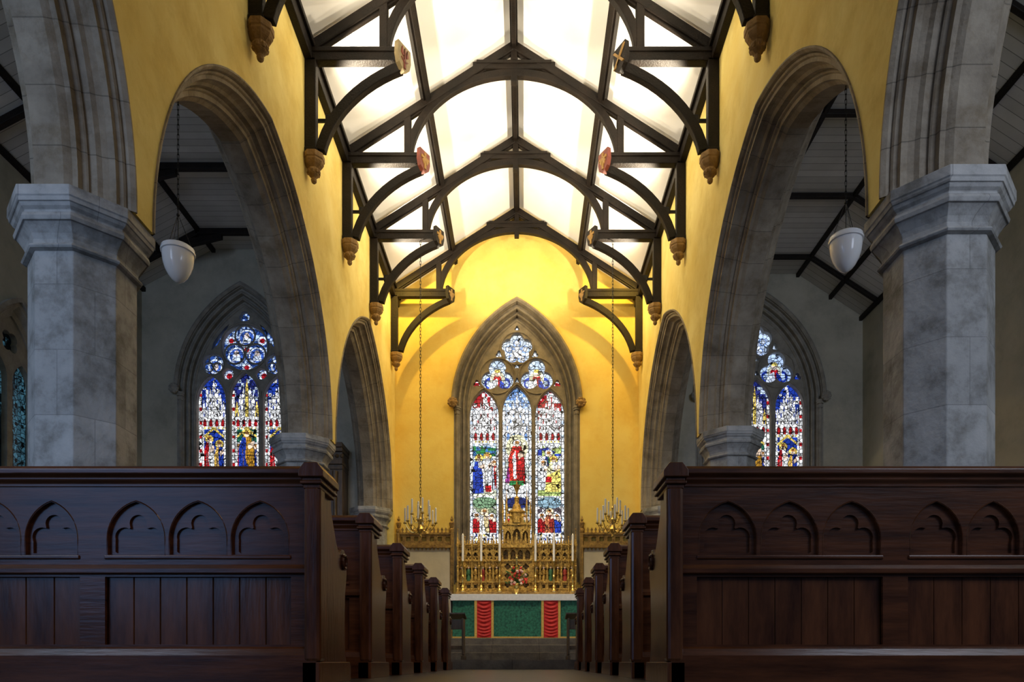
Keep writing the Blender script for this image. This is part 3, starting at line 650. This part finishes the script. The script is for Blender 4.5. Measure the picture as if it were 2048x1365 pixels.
# ---------------------------------------------------------------- pews
def pew(sg,y,label,grp,xs):
    t=thing('pew',label,'pew',(sg*xs,y,0),grp)
    X0,X1=xs,xs+1.90
    bays=[(xs+.125,xs+.975,3),(xs+1.09,xs+1.87,3)]
    mp=XZ(y)
    fr=MB(); L1=[[(X0,.06),(X1,.06),(X1,.92),(X0,.92)]]; L2=[[(X0,.56),(X1,.56),(X1,.90),(X0,.90)]]
    for a,b,n in bays:
        w=(b-a)/n; hw=w/2-.012; kk=hw/.124
        for i in range(n):
            cx=a+w*(i+.5)
            L1.append(arch_loop(cx,.665,hw,.168,.59,10))
            L2.append(star_union(cx,.662,[(0,.075,.040),(-.060*kk,.014,.043),(.060*kk,.014,.043),(0,.02,.05)],[(.100*kk,-.062,-.03)],64))
        L1.append([(a,.18),(b,.18),(b,.49),(a,.49)])
    fr.plate(L1,.009,mp,.009); fr.plate(L2,.006,mp,.024); fr.box(X0,X1,y+.030,y+.066,.10,.92)
    for a,b,n in bays:
        w=(b-a)/n; hw=w/2-.012
        for i in range(n):
            cx=a+w*(i+.5); P=arch_loop(cx,.665,hw+.003,.172,.588,10); fr.tube([mp(p,q,.001) for p,q in P],.003,5,True)
    fr.mirror(sg).obj('back_frame','pew',t)
    pk=MB()
    for a,b,n in bays:
        k=int(round((b-a)/.125)); w=(b-a)/k
        for i in range(k): pk.box(a+i*w+.001,a+(i+1)*w-.001,y+.020,y+.034,.165,.505)
    pk.mirror(sg).obj('back_boards','pewend',t,bevel=.003)
    rl=MB(); f=lambda p,q,w:(w,y+p,q)
    rl.prism([(-.035,.955),(-.035,.975),(-.02,.99),(.0,.995),(.08,.995),(.095,.98),(.095,.955),(.06,.93),(.06,.90),(-.005,.90),(-.005,.915),(-.018,.93),(-.018,.94)],f,X0-.01,X1)
    rl.prism([(-.018,.505),(-.018,.525),(-.006,.545),(.01,.545),(.01,.50),(-.006,.50)],f,X0,X1)
    rl.prism([(-.03,0),(-.03,.13),(-.015,.16),(.0,.17),(.05,.17),(.05,0)],f,X0,X1)
    for a,b,n in bays: rl.prism([(-.008,.572),(-.008,.586),(.01,.593),(.01,.565)],f,a,b)
    rl.mirror(sg).obj('top_rail','pew',t,bevel=.003)
    st=MB()
    st.box(X0+.02,X1,y+.07,y+.46,.415,.445).box(X0+.02,X1,y+.42,y+.44,.30,.415); st.mirror(sg).obj('seat','pew',t,bevel=.004)
    def endpanel(x0,x1,nm):
        e=MB(); prof=[(-.02,0),(.50,0),(.50,.10),(.47,.14),(.46,.30),(.47,.46),(.495,.54),(.50,.60),(.485,.655),(.45,.685),(.40,.68),(.37,.655),(.34,.66),(.30,.70),(.26,.76),(.23,.80),(.21,.84),(.205,.88),(.205,.92),(-.02,.92)]
        e.prism([(p+y,q) for p,q in prof],lambda p,q,w:(w,p,q),x0,x1)
        e.prism([(p,q) for p,q in[(y-.03,0),(y+.53,0),(y+.53,.08),(y+.51,.10),(y-.03,.10)]],lambda p,q,w:(w,p,q),x0-.015,x1+.015)
        e.tube([(x0-.006,y+.43+.035*math.cos(a),.62+.035*math.sin(a)) for a in np.linspace(0,2*pi,14,endpoint=False)],.010,6,True)
        e.mirror(sg).obj(nm,'pewend',t,bevel=.006)
    endpanel(X0,X0+.05,'pew_end'); endpanel(X1-.02,X1+.02,'pew_end')
    p=MB(); p.box(X0-.018,X0+.058,y-.035,y+.055,.10,.90)
    p.mirror(sg).obj('end_post','pewend',t,bevel=.016)
    c=MB()
    x0,x1=X0-.018,X0+.058
    for g,z0,z1 in((.0,.885,.905),(.012,.905,.918),(.004,.918,.935),(.018,.935,.965)): c.box(x0-g,x1+g,y-.035-g,y+.20+g,z0,z1)
    c.prism([(x0-.018,.965),(x1+.018,.965),((x0+x1)/2+.03,1.0),((x0+x1)/2-.03,1.0)],lambda p,q,w:(p,w,q),y-.053,y+.218)
    c.mirror(sg).obj('end_cap','pewend',t,bevel=.004)
    return t
for sg,xs in((-1,.78),(1,.825)):
    p0=pew(sg,3.12,'dark varnished oak pew with trefoil arcaded back panels','pews',xs)
    for i in range(1,6): copy_thing(p0,(sg*xs,3.12+1.04*i,0))

# ---------------------------------------------------------------- altar
AY0,AY1=14.2,14.74; AX0,AX1=-1.34,1.27; AZ0,AZ1=.57,1.50
t=thing('altar','altar table with green damask frontal and white linen cloth','altar',(-.02,14.5,.57))
MB().box(AX0+.03,AX1-.03,AY0+.05,AY1,AZ0,AZ1).box(AX0,AX1,AY0+.01,AY1+.01,AZ1-.05,AZ1).obj('table','oak',t,bevel=.005)
def cloth(x0,x1,y,z0,z1,amp,fr,n=60,th=.012):
    mb=MB(); A=[];B=[]
    for i in range(n+1):
        x=x0+(x1-x0)*i/n; yy=y+amp*math.sin(fr*x)+amp*.5*math.sin(fr*2.3*x+1)
        A.append((x,yy)); B.append((x,yy+th))
    mb.band(A,B,lambda p,q,w:(p,q,w),z0,z1); return mb
fr=cloth(AX0+.01,AX1-.01,AY0+.03,AZ0+.03,AZ1-.02,.006,9).obj('frontal','greencloth',t,label='green damask frontal',smooth=True)
for cx in(-.67,.72):
    mb=MB(); nx,nz=16,90; vs=[];fs=[]
    for j in range(nz+1):
        for i in range(nx+1):
            u=i/nx*2-1; z=AZ0+.04+(AZ1-.08-AZ0)*j/nz; ph=(z*1.0-(1-u*u)*-.06+.012*math.sin(z*17+cx*9))*2*pi/.075
            vs.append((cx+u*.155,AY0+.008-.018*(1-u*u)*(.5+.5*math.sin(ph))-.004,z))
    for j in range(nz):
        for i in range(nx):
            q=j*(nx+1)+i; fs.append((q,q+1,q+nx+2,q+nx+1))
    mb.add(vs,fs).obj('orphrey','redcloth',fr,label='gathered red velvet band',smooth=True)
    mb=cloth(cx-.20,cx-.150,AY0-.006,AZ0+.03,AZ1-.04,.002,9,4); mb2=cloth(cx+.150,cx+.20,AY0-.006,AZ0+.03,AZ1-.04,.002,9,4); mb.add(mb2.v,mb2.f)
    mb.obj('gold_braid','goldcloth',fr)
mb=MB()
for i in range(130):
    x=AX0+.02+i*(AX1-AX0-.04)/130; mb.box(x,x+.013,AY0+.01,AY0+.022,AZ0+.005+.01*(i%2),AZ0+.045)
mb.box(AX0+.01,AX1-.01,AY0+.008,AY0+.02,AZ0+.035,AZ0+.06)
mb.obj('fringe','goldcloth',fr)
mb=MB().box(AX0-.03,AX1+.03,AY0-.005,AY1+.01,AZ1,AZ1+.015)
c=cloth(AX0-.03,AX1+.03,AY0-.020,AZ1-.12,AZ1+.012,.004,13,70,.008); mb.add(c.v,c.f)
mb.box(AX0-.035,AX0-.027,AY0,AY1,AZ1-.4,AZ1+.012); mb.box(AX1+.027,AX1+.035,AY0,AY1,AZ1-.4,AZ1+.012)
mb.obj('altar_cloth','linen',t,bevel=.002)

# reredos
RY=14.98
t=thing('reredos','carved and gilded gothic reredos with niches and statuettes','reredos',(0,RY,.57))
MB().box(-1.32,1.32,14.78,15.2,.57,1.58).box(-1.34,1.34,14.76,15.2,1.56,1.62).obj('shelf','giltwood',t,bevel=.006)
MB().box(-1.30,1.30,RY+.09,RY+.20,1.62,2.72).obj('back_board','niche',t)
mp=XZ(RY)
cells=[(-1.29+i*.155,-1.29+(i+1)*.155) for i in range(6)]+[(.36+i*.155,.36+(i+1)*.155) for i in range(6)]
lo=[[(-1.29,1.62),(1.29,1.62),(1.29,2.66),(-1.29,2.66)]]
for a,b in cells:
    c=(a+b)/2; hw=(b-a)/2-.024
    lo.append(star_union(c,2.12,[(0,.062,.026),(-.03,.02,.028),(.03,.02,.028)],[(hw,-.21,.01)],48))
    lo.append(foil(c,2.46,.050,3,pi/2,.45,24)); lo.append(foil(c-.035,2.38,.018,3,pi/2,.45,12)); lo.append(foil(c+.035,2.38,.018,3,pi/2,.45,12))
    lo.append(foil(c,2.57,.022,4,0,.5,16))
    lo.append(foil(c,1.76,.045,4,pi/4,.5,24))
for i in range(4): lo.append(arch_loop(-.24+i*.16,2.48,.055,.09,2.36,6))
for i in range(3):
    for j in range(3): lo.append(foil(-.2+i*.2,1.80+j*.2,.07,4,0,.5,24))
MB().plate(lo,.02,mp,.03).obj('pierced_screen','gold',t)
cr=MB()
cr.box(-1.31,1.31,RY-.02,RY+.2,2.62,2.66).box(-1.33,1.33,RY-.04,RY+.2,2.66,2.69).box(-1.31,1.31,RY-.03,RY+.1,1.84,1.875).box(-1.31,1.31,RY-.02,RY+.05,2.31,2.335)
n=44
for i in range(n):
    x=-1.29+2.58*(i+.5)/n
    cr.prism([(x-.022,2.69),(x+.022,2.69),(x+.012,2.72),(x+.02,2.745),(x,2.79),(x-.02,2.745),(x-.012,2.72)],mp,.0,.02)
cr.obj('cornice','gold',t)
pn=MB()
for x in(-1.29,-1.135,-.98,-.825,-.67,-.515,-.36,.36,.515,.67,.825,.98,1.135,1.29):
    big=abs(x) in(1.29,.36,.825); tall=.22 if big else .05; k=1 if big else .65
    pn.lathe([(.035*k,1.62),(.035*k,1.70),(.024*k,1.72),(.024*k,2.14),(.032*k,2.16),(.032*k,2.2),(.022*k,2.22),(.022*k,2.60),(.034*k,2.63),(.034*k,2.72),(.028*k,2.74),(.004,2.78+tall)],4,x,RY-.03,0,pi/4)
    pn.ball((x,RY-.03,2.79+tall),.018,6,4)
pn.obj('pinnacles','gold',t)
gb=MB()
for a,b in cells:
    c=(a+b)/2; hw=(b-a)/2-.012
    gb.tube([mp(c-hw,2.16,-.01),mp(c,2.34,-.01),mp(c+hw,2.16,-.01)],.010,5)
    gb.ball(mp(c,2.35,-.01),.018,6,4)
gb.obj('gablets','gold',t)
cols=['gold','green_paint','gold','red_paint','gold','gold','gold','gold','green_paint','gold','red_paint','gold']
for (a,b),cm in zip(cells,cols):
    c=(a+b)/2; y=RY+.035
    s=MB().lathe([(.048,1.88),(.050,1.90),(.042,1.98),(.034,2.04),(.042,2.10),(.038,2.13),(.014,2.15)],10,c,y,0,sy=.8)
    s.tube([(c-.036,y,2.11),(c-.045,y-.03,2.03),(c-.01,y-.045,2.02)],.011,6); s.tube([(c+.036,y,2.11),(c+.045,y-.03,2.03),(c+.01,y-.045,2.05)],.011,6)
    so=s.obj('statuette',cm,t,smooth=True,label='small painted saint statuette')
    MB().ball((c,y-.01,2.17),.024,8,6,(1,1,1.2)).obj('head','flesh',so,smooth=True)
MB().box(-.26,.26,RY-.10,RY+.2,1.62,1.72).obj('tower_plinth','gold',t,bevel=.006)
tb=MB()
tb.plate([[(-.30,2.62),(.30,2.62),(.30,3.12),(-.30,3.12)],arch_loop(-.19,2.86,.065,.12,2.70,6),arch_loop(0,2.88,.085,.15,2.70,6),arch_loop(.19,2.86,.065,.12,2.70,6)],.015,mp,-.02)
tb.box(-.32,.32,RY-.06,RY+.12,3.10,3.15).box(-.33,.33,RY-.08,RY+.12,2.60,2.66)
tb.lathe([(.17,3.15),(.17,3.36),(.20,3.38),(.20,3.41),(.11,3.45),(.08,3.56),(.05,3.58),(.05,3.68),(.065,3.70),(.015,3.76),(.03,3.84),(.05,3.90),(.07,3.95),(.10,3.99),(.02,4.01),(.006,4.10)],8,0,RY+.03,0,pi/8,sy=.7)
for sx in(-1,1):
    for x,h in((.30,.55),(.22,.75),(.13,.35)):
        tb.lathe([(.024,3.0),(.024,3.15+h*.35),(.034,3.17+h*.35),(.003,3.12+h)],4,sx*x,RY-.03,0,pi/4)
for i in range(14):
    x=-.29+i*.0446; tb.prism([(x-.018,3.15),(x+.018,3.15),(x,3.22)],mp,-.05,-.03)
tb.obj('tabernacle_tower','gold',t)
MB().box(-.28,.28,RY+.06,RY+.12,2.6,3.12).obj('tower_back','niche',t)
for x in(-.19,0,.19): 
    MB().lathe([(.035,2.70),(.03,2.80),(.02,2.86),(.024,2.92),(.012,2.95)],8,x,RY+.02,0,sy=.7).obj('statuette','gold',t,smooth=True)
MB().box(-.02,.02,RY-.03,RY+.01,1.75,2.40).box(-.13,.13,RY-.03,RY+.01,2.15,2.19).ball((0,RY-.02,2.17),.05,8,6).obj('altar_cross','brass',t,bevel=.004)

cpos=[-1.17,-.77,-.37,.41,.81,1.22]; c0=None
for i,x in enumerate(cpos):
    if c0 is None:
        t=thing('candlestick','tall gilded altar candlestick with white candle','candlestick',(x,14.84,1.62),'altar candlesticks')
        MB().lathe([(.075,1.62),(.075,1.64),(.05,1.66),(.03,1.70),(.045,1.74),(.018,1.79),(.018,1.93),(.038,1.97),(.018,2.01),(.014,2.20),(.03,2.23),(.05,2.28),(.05,2.295),(.02,2.30)],12,x,14.84).obj('holder','brass',t,smooth=True)
        MB().lathe([(.026,2.29),(.026,2.86),(.016,2.87),(.003,2.90)],10,x,14.84).obj('candle','candle',t,smooth=True)
        c0=t
    else: copy_thing(c0,(x,14.84,1.62))

t=thing('flower_arrangement','red and pink flowers with green leaves in brass vase','flowers',(.0,14.5,1.515))
MB().lathe([(.05,1.515),(.06,1.53),(.035,1.57),(.06,1.64),(.07,1.70),(.05,1.75),(.06,1.77)],12,0,14.5).obj('vase','brass',t,smooth=True)
lf=MB();ft=MB();fw=MB()
for i in range(70):
    a=random.uniform(0,2*pi); r=random.uniform(.05,.24); z=1.74+random.uniform(0,.46)*(1-r*1.6); p=Vector((r*math.cos(a),14.5+r*math.sin(a)*.5,z))
    d=Vector((math.cos(a),math.sin(a)*.5,.6)).normalized()*.09; sdv=Vector((-math.sin(a),0,.4)).normalized()*.02
    lf.add([p-d*.5,p+sdv,p+d*.7,p-sdv],[(0,1,2,3)]); lf.tube([(0,14.5,1.74),tuple(p)],.003,4)
    if i%2==0: (ft if i%6 else fw).ball(tuple(p+Vector((0,-.02,0.01))),.030,7,5,jit=.5)
lf.obj('foliage','leaf',t); ft.obj('red_blooms','petal',t,kind='stuff'); fw.obj('pale_blooms','petalw',t,kind='stuff')

for s in(-1,1):
    t=thing('gilded_screen','pierced gilded wooden cresting on the wall beside the altar','screen',(s*2.0,15.3,.57),'altar side screens')
    y=15.33; mp_=XZ(y); x0,x1=1.46,2.70
    lo=[[(x0,2.70),(x1,2.70),(x1,2.98),(x0,2.98)]]
    n=7; w=(x1-x0)/n
    for i in range(n): lo.append(foil(x0+w*(i+.5),2.86,.062,4,pi/4))
    mb=MB().plate(lo,.02,mp_); mb.box(x0-.02,x1,y-.05,y+.06,2.66,2.72).box(x0-.02,x1,y-.05,y+.06,2.96,3.0)
    for i in range(n*2):
        x=x0+w/2*(i+.5); mb.prism([(x-.03,3.0),(x+.03,3.0),(x+.012,3.04),(x+.03,3.07),(x,3.13),(x-.03,3.07),(x-.012,3.04)],mp_,-.01,.01)
    for i in range(n*2):
        x=x0+w/2*(i+.5); mb.prism([(x-.03,2.66),(x+.03,2.66),(x,2.60)],mp_,-.02,.0)
    mb.mirror(s).obj('cresting','giltwood',t)
    mb=MB()
    for x in(x0,x1-.05): mb.lathe([(.04,.6),(.04,3.0),(.055,3.02),(.055,3.07),(.03,3.10),(.05,3.16),(.06,3.22),(.02,3.26),(.035,3.30),(.004,3.38)],6,x,y-.02,0)
    mb.mirror(s).obj('finial_post','giltwood',t)
    MB().box(x0,x1,y+.01,y+.05,.57,2.66).mirror(s).obj('panel','panel',t)

# ---------------------------------------------------------------- chains
def chain(mb,x,y,z0,z1,L=.07,r=.006,wd=.016):
    n=int((z1-z0)/(L*.78)); st=(z1-z0)/n
    for i in range(n):
        zc=z0+st*(i+.5); hl=L/2
        pts=[]
        for k in range(8):
            a=2*pi*k/8; u=wd*math.cos(a); v=(hl-wd)*(1 if math.sin(a)>=0 else -1)+wd*math.sin(a)
            pts.append((x+u,y,zc+v) if i%2 else (x,y+u,zc+v))
        mb.tube(pts,r,4,True)
    return mb
def chandelier(x,y):
    t=thing('chandelier','brass chandelier with curled arms and white candles on long chain','chandelier',(x,y,2.52),'brass chandeliers')
    MB().lathe([(.005,2.46),(.03,2.48),(.02,2.52),(.05,2.56),(.075,2.61),(.05,2.66),(.02,2.70),(.035,2.76),(.045,2.80),(.02,2.84),(.015,2.98),(.03,3.02),(.012,3.06),(.008,3.16)],12,x,y).obj('stem','brass',t,smooth=True)
    tiers=[(8,.29,2.62,2.72,0),(4,.16,2.80,2.88,.4)]
    for n,R,z0,z1,ph in tiers:
        for k in range(n):
            a=2*pi*k/n+ph; c,s=math.cos(a),math.sin(a)
            pts=[]
            for i in range(13):
                u=i/12; r=.03+(R-.03)*u; zz=z0-.07*math.sin(pi*u*1.0)*1.2+(z1-z0)*u**2.2
                pts.append((x+r*c,y+r*s,zz))
            ar=MB().tube(pts,.009,5)
            cu=[(x+(R*.55+.04*math.cos(q))*c,y+(R*.55+.04*math.cos(q))*s,z0+.0+.04*math.sin(q)) for q in np.linspace(0,2*pi,10,endpoint=False)]
            ar.tube(cu,.006,4,True)
            ar.lathe([(.006,z1-.01),(.035,z1+.005),(.038,z1+.015),(.018,z1+.017),(.018,z1+.045)],8,x+R*c,y+R*s)
            ao=ar.obj('arm','brass',t,smooth=True)
            MB().lathe([(.018,z1+.02),(.018,z1+.29),(.004,z1+.305)],7,x+R*c,y+R*s).obj('candle','candle',ao,smooth=True)
    chain(MB(),x,y,3.15,8.07,.08,.0045,.014).obj('chain','iron',t)
    return t
ch=chandelier(-1.80,12.92); copy_thing(ch,(1.84,12.92,2.52))

def pendant(x,y,ztop,z,k=.79):
    t=thing('pendant_lamp','white opal glass acorn pendant lamp on chains','pendant lamp',(x,y,z),'arcade pendant lamps')
    MB().lathe([(r*k,z+h*k*1.08) for r,h in[(.004,-.005),(.03,.004),(.07,.03),(.11,.075),(.145,.135),(.17,.205),(.182,.28),(.182,.33)]],24,x,y).obj('lamp_shade','opal',t,smooth=True)
    MB().lathe([(r*k,z+h*k*1.08) for r,h in[(.178,.325),(.198,.33),(.20,.35),(.19,.365),(.19,.385),(.17,.40),(.10,.42),(.0,.43)]],24,x,y,cap=False).obj('rim','opal',t,smooth=True)
    mb=MB()
    for j in range(3):
        a=2*pi*j/3+.4
        mb.tube([(x+.14*math.cos(a),y+.14*math.sin(a),z+.31),(x+.012*math.cos(a),y+.012*math.sin(a),z+.64)],.003,5)
    mb.tube([(x,y,z+.34),(x,y,z+.66)],.005,6)
    mb.ball((x,y,z+.66),.016,8,6)
    chain(mb,x,y,z+.67,ztop,.06,.003,.009); mb.obj('chain','iron',t)
    return t
for sg,y in((-1,6.67),(1,6.49)):
    b,a,h=ARC[sg][1]; R=(h*h+a*a)/(2*a); c=R-a
    zt=ZS+math.sqrt((R-DR)**2-(abs(y-b)+c)**2)+.01
    pendant(sg*CC,y,zt,3.81)
for s,x in((-1,-.97),(1,1.02)):
    t=thing('prayer_desk','small dark oak kneeling desk on chancel floor','desk',(x,11,.13),'prayer desks')
    for dx in(-.16,.14): MB().box(x+dx,x+dx+.025,10.85,11.2,.22,.80).box(x+dx-.01,x+dx+.035,10.8,11.3,.13,.20).box(x+dx-.005,x+dx+.03,10.95,11.1,.18,.24).obj('side','oak',t,bevel=.006)
    MB().add([(x-.19,10.84,.86),(x+.19,10.84,.86),(x+.19,11.2,.80),(x-.19,11.2,.80),(x-.19,10.84,.885),(x+.19,10.84,.885),(x+.19,11.2,.825),(x-.19,11.2,.825)],[(0,1,2,3),(4,5,6,7),(0,1,5,4),(1,2,6,5),(2,3,7,6),(3,0,4,7)]).obj('desk_top','oak',t,bevel=.004)
    MB().box(x-.14,x+.145,10.9,10.92,.62,.78).obj('front_rail','oak',t,bevel=.004)
    MB().box(x-.14,x+.145,10.9,10.92,.3,.36).obj('stretcher','oak',t,bevel=.004)
t=thing('carved_cabinet','tall dark carved oak case against aisle wall','cabinet',(-4.2,14.9,.13))
MB().box(-4.6,-3.75,14.7,15.19,.13,4.3).obj('case','oak',t,bevel=.01)
mb=MB()
for g,z0,z1 in((.03,4.25,4.35),(.07,4.35,4.45),(.03,4.45,4.62),(.09,4.62,4.70),(.13,4.70,4.80)): mb.box(-4.6-g,-3.75+g*.2,14.7-g,15.19,z0,z1)
for i in range(8): mb.ball((-4.52+i*.11,14.66,4.53),.045,6,4,jit=.3)
mb.obj('cornice','oak',t,bevel=.006)
mb=MB()
for x in(-4.52,-4.2,-3.9): mb.lathe([(.05,.2),(.05,.5),(.035,.55),(.035,3.9),(.05,4.0),(.06,4.2)],10,x,14.66)
mb.obj('pilaster','oak',t)

# ---------------------------------------------------------------- lights
def spot(loc,tgt,e,col,size=120,blend=.6,rad=.08,name='flood_and_fill_spot'):  # default name shared by the truss floodlights and the added fill spots
    l=bpy.data.lights.new(name,'SPOT'); l.energy=e; l.color=col; l.spot_size=math.radians(size); l.spot_blend=blend; l.shadow_soft_size=rad
    o=bpy.data.objects.new(name,l); COL.objects.link(o); o.location=loc
    o.rotation_euler=(Vector(tgt)-Vector(loc)).to_track_quat('-Z','Y').to_euler(); return o
def area(loc,tgt,e,col,sx,sy,name='daylight'):
    l=bpy.data.lights.new(name,'AREA'); l.energy=e; l.color=col; l.shape='RECTANGLE'; l.size=sx; l.size_y=sy
    o=bpy.data.objects.new(name,l); COL.objects.link(o); o.location=loc
    o.rotation_euler=(Vector(tgt)-Vector(loc)).to_track_quat('-Z','Y').to_euler(); return o
for i,y in enumerate(TY[1:5]):
    for s in(-1,1):
        spot((s*2.3,y+.3,7.6),(-s*.4,y+.9,10.2),[340,410,410,360][i],(1,.86,.64),124,.7,.06)
for s in(-1,1):
    spot((s*2.35,14.15,8.38),(s*1.3,YE,6.7),120,(1,.64,.10),150,.4,.03)
    spot((s*2.3,11.3,7.9),(-s*2.7,13.4,5.4),190,(1,.86,.48),76,.9,.1)
spot((0,14.3,9.35),(0,YE,7.9),20,(1,.74,.18),150,.8,.1)
spot((-.6,10.9,9.0),(0,14.6,1.3),820,(1,.92,.78),30,.7,.1)  # added spot that brightens the altar frontal, no fixture modelled
spot((.5,11.0,8.8),(0,15.2,3.4),380,(1,.82,.46),60,.9,.1)  # added fill for the chandelier candles and lower east wall
spot((.4,1.6,8.6),(-1.2,5.4,3.0),110,(1,.66,.28),100,.9,.2)  # added warm fill for the nave-side facets of the near column
spot((.9,.4,5.0),(-1.3,3.6,.7),55,(1,.62,.36),44,.9,.15)  # added dim warm fill on the pews
spot((-4.6,-1.8,2.2),(-3.1,5.2,2.1),230,(.52,.71,1),27,.9,.6,'window_daylight')  # added cool spot lifting the left column, no window behind it
spot((4.4,-1.8,2.6),(3.2,5.1,2.3),85,(.60,.75,1),28,.9,.6,'window_daylight')  # dimmer added spot for the right column, likewise without a window
area((-5.0,-2.4,2.6),(-2.6,5,.8),56,(.28,.50,1),3,3.4)  # unseen fill behind the camera, added for blue on the left column
area((3.5,-2.6,4.5),(3.3,5,3.6),12,(.50,.68,1),3,4)  # weak unseen fill added on the right
area((-5.9,-1.8,5.5),(-5.6,13,8.2),200,(.60,.74,1),3.5,4); area((5.9,-1.8,5.5),(5.6,13,7.6),270,(.70,.78,.95),3.5,4)  # fill lamps added at the west end of each aisle to brighten it
w=bpy.data.worlds.new('world'); SC.world=w; w.use_nodes=True
w.node_tree.nodes['Background'].inputs[0].default_value=(.20,.32,.58,1); w.node_tree.nodes['Background'].inputs[1].default_value=.08
SC.view_settings.view_transform='Standard'
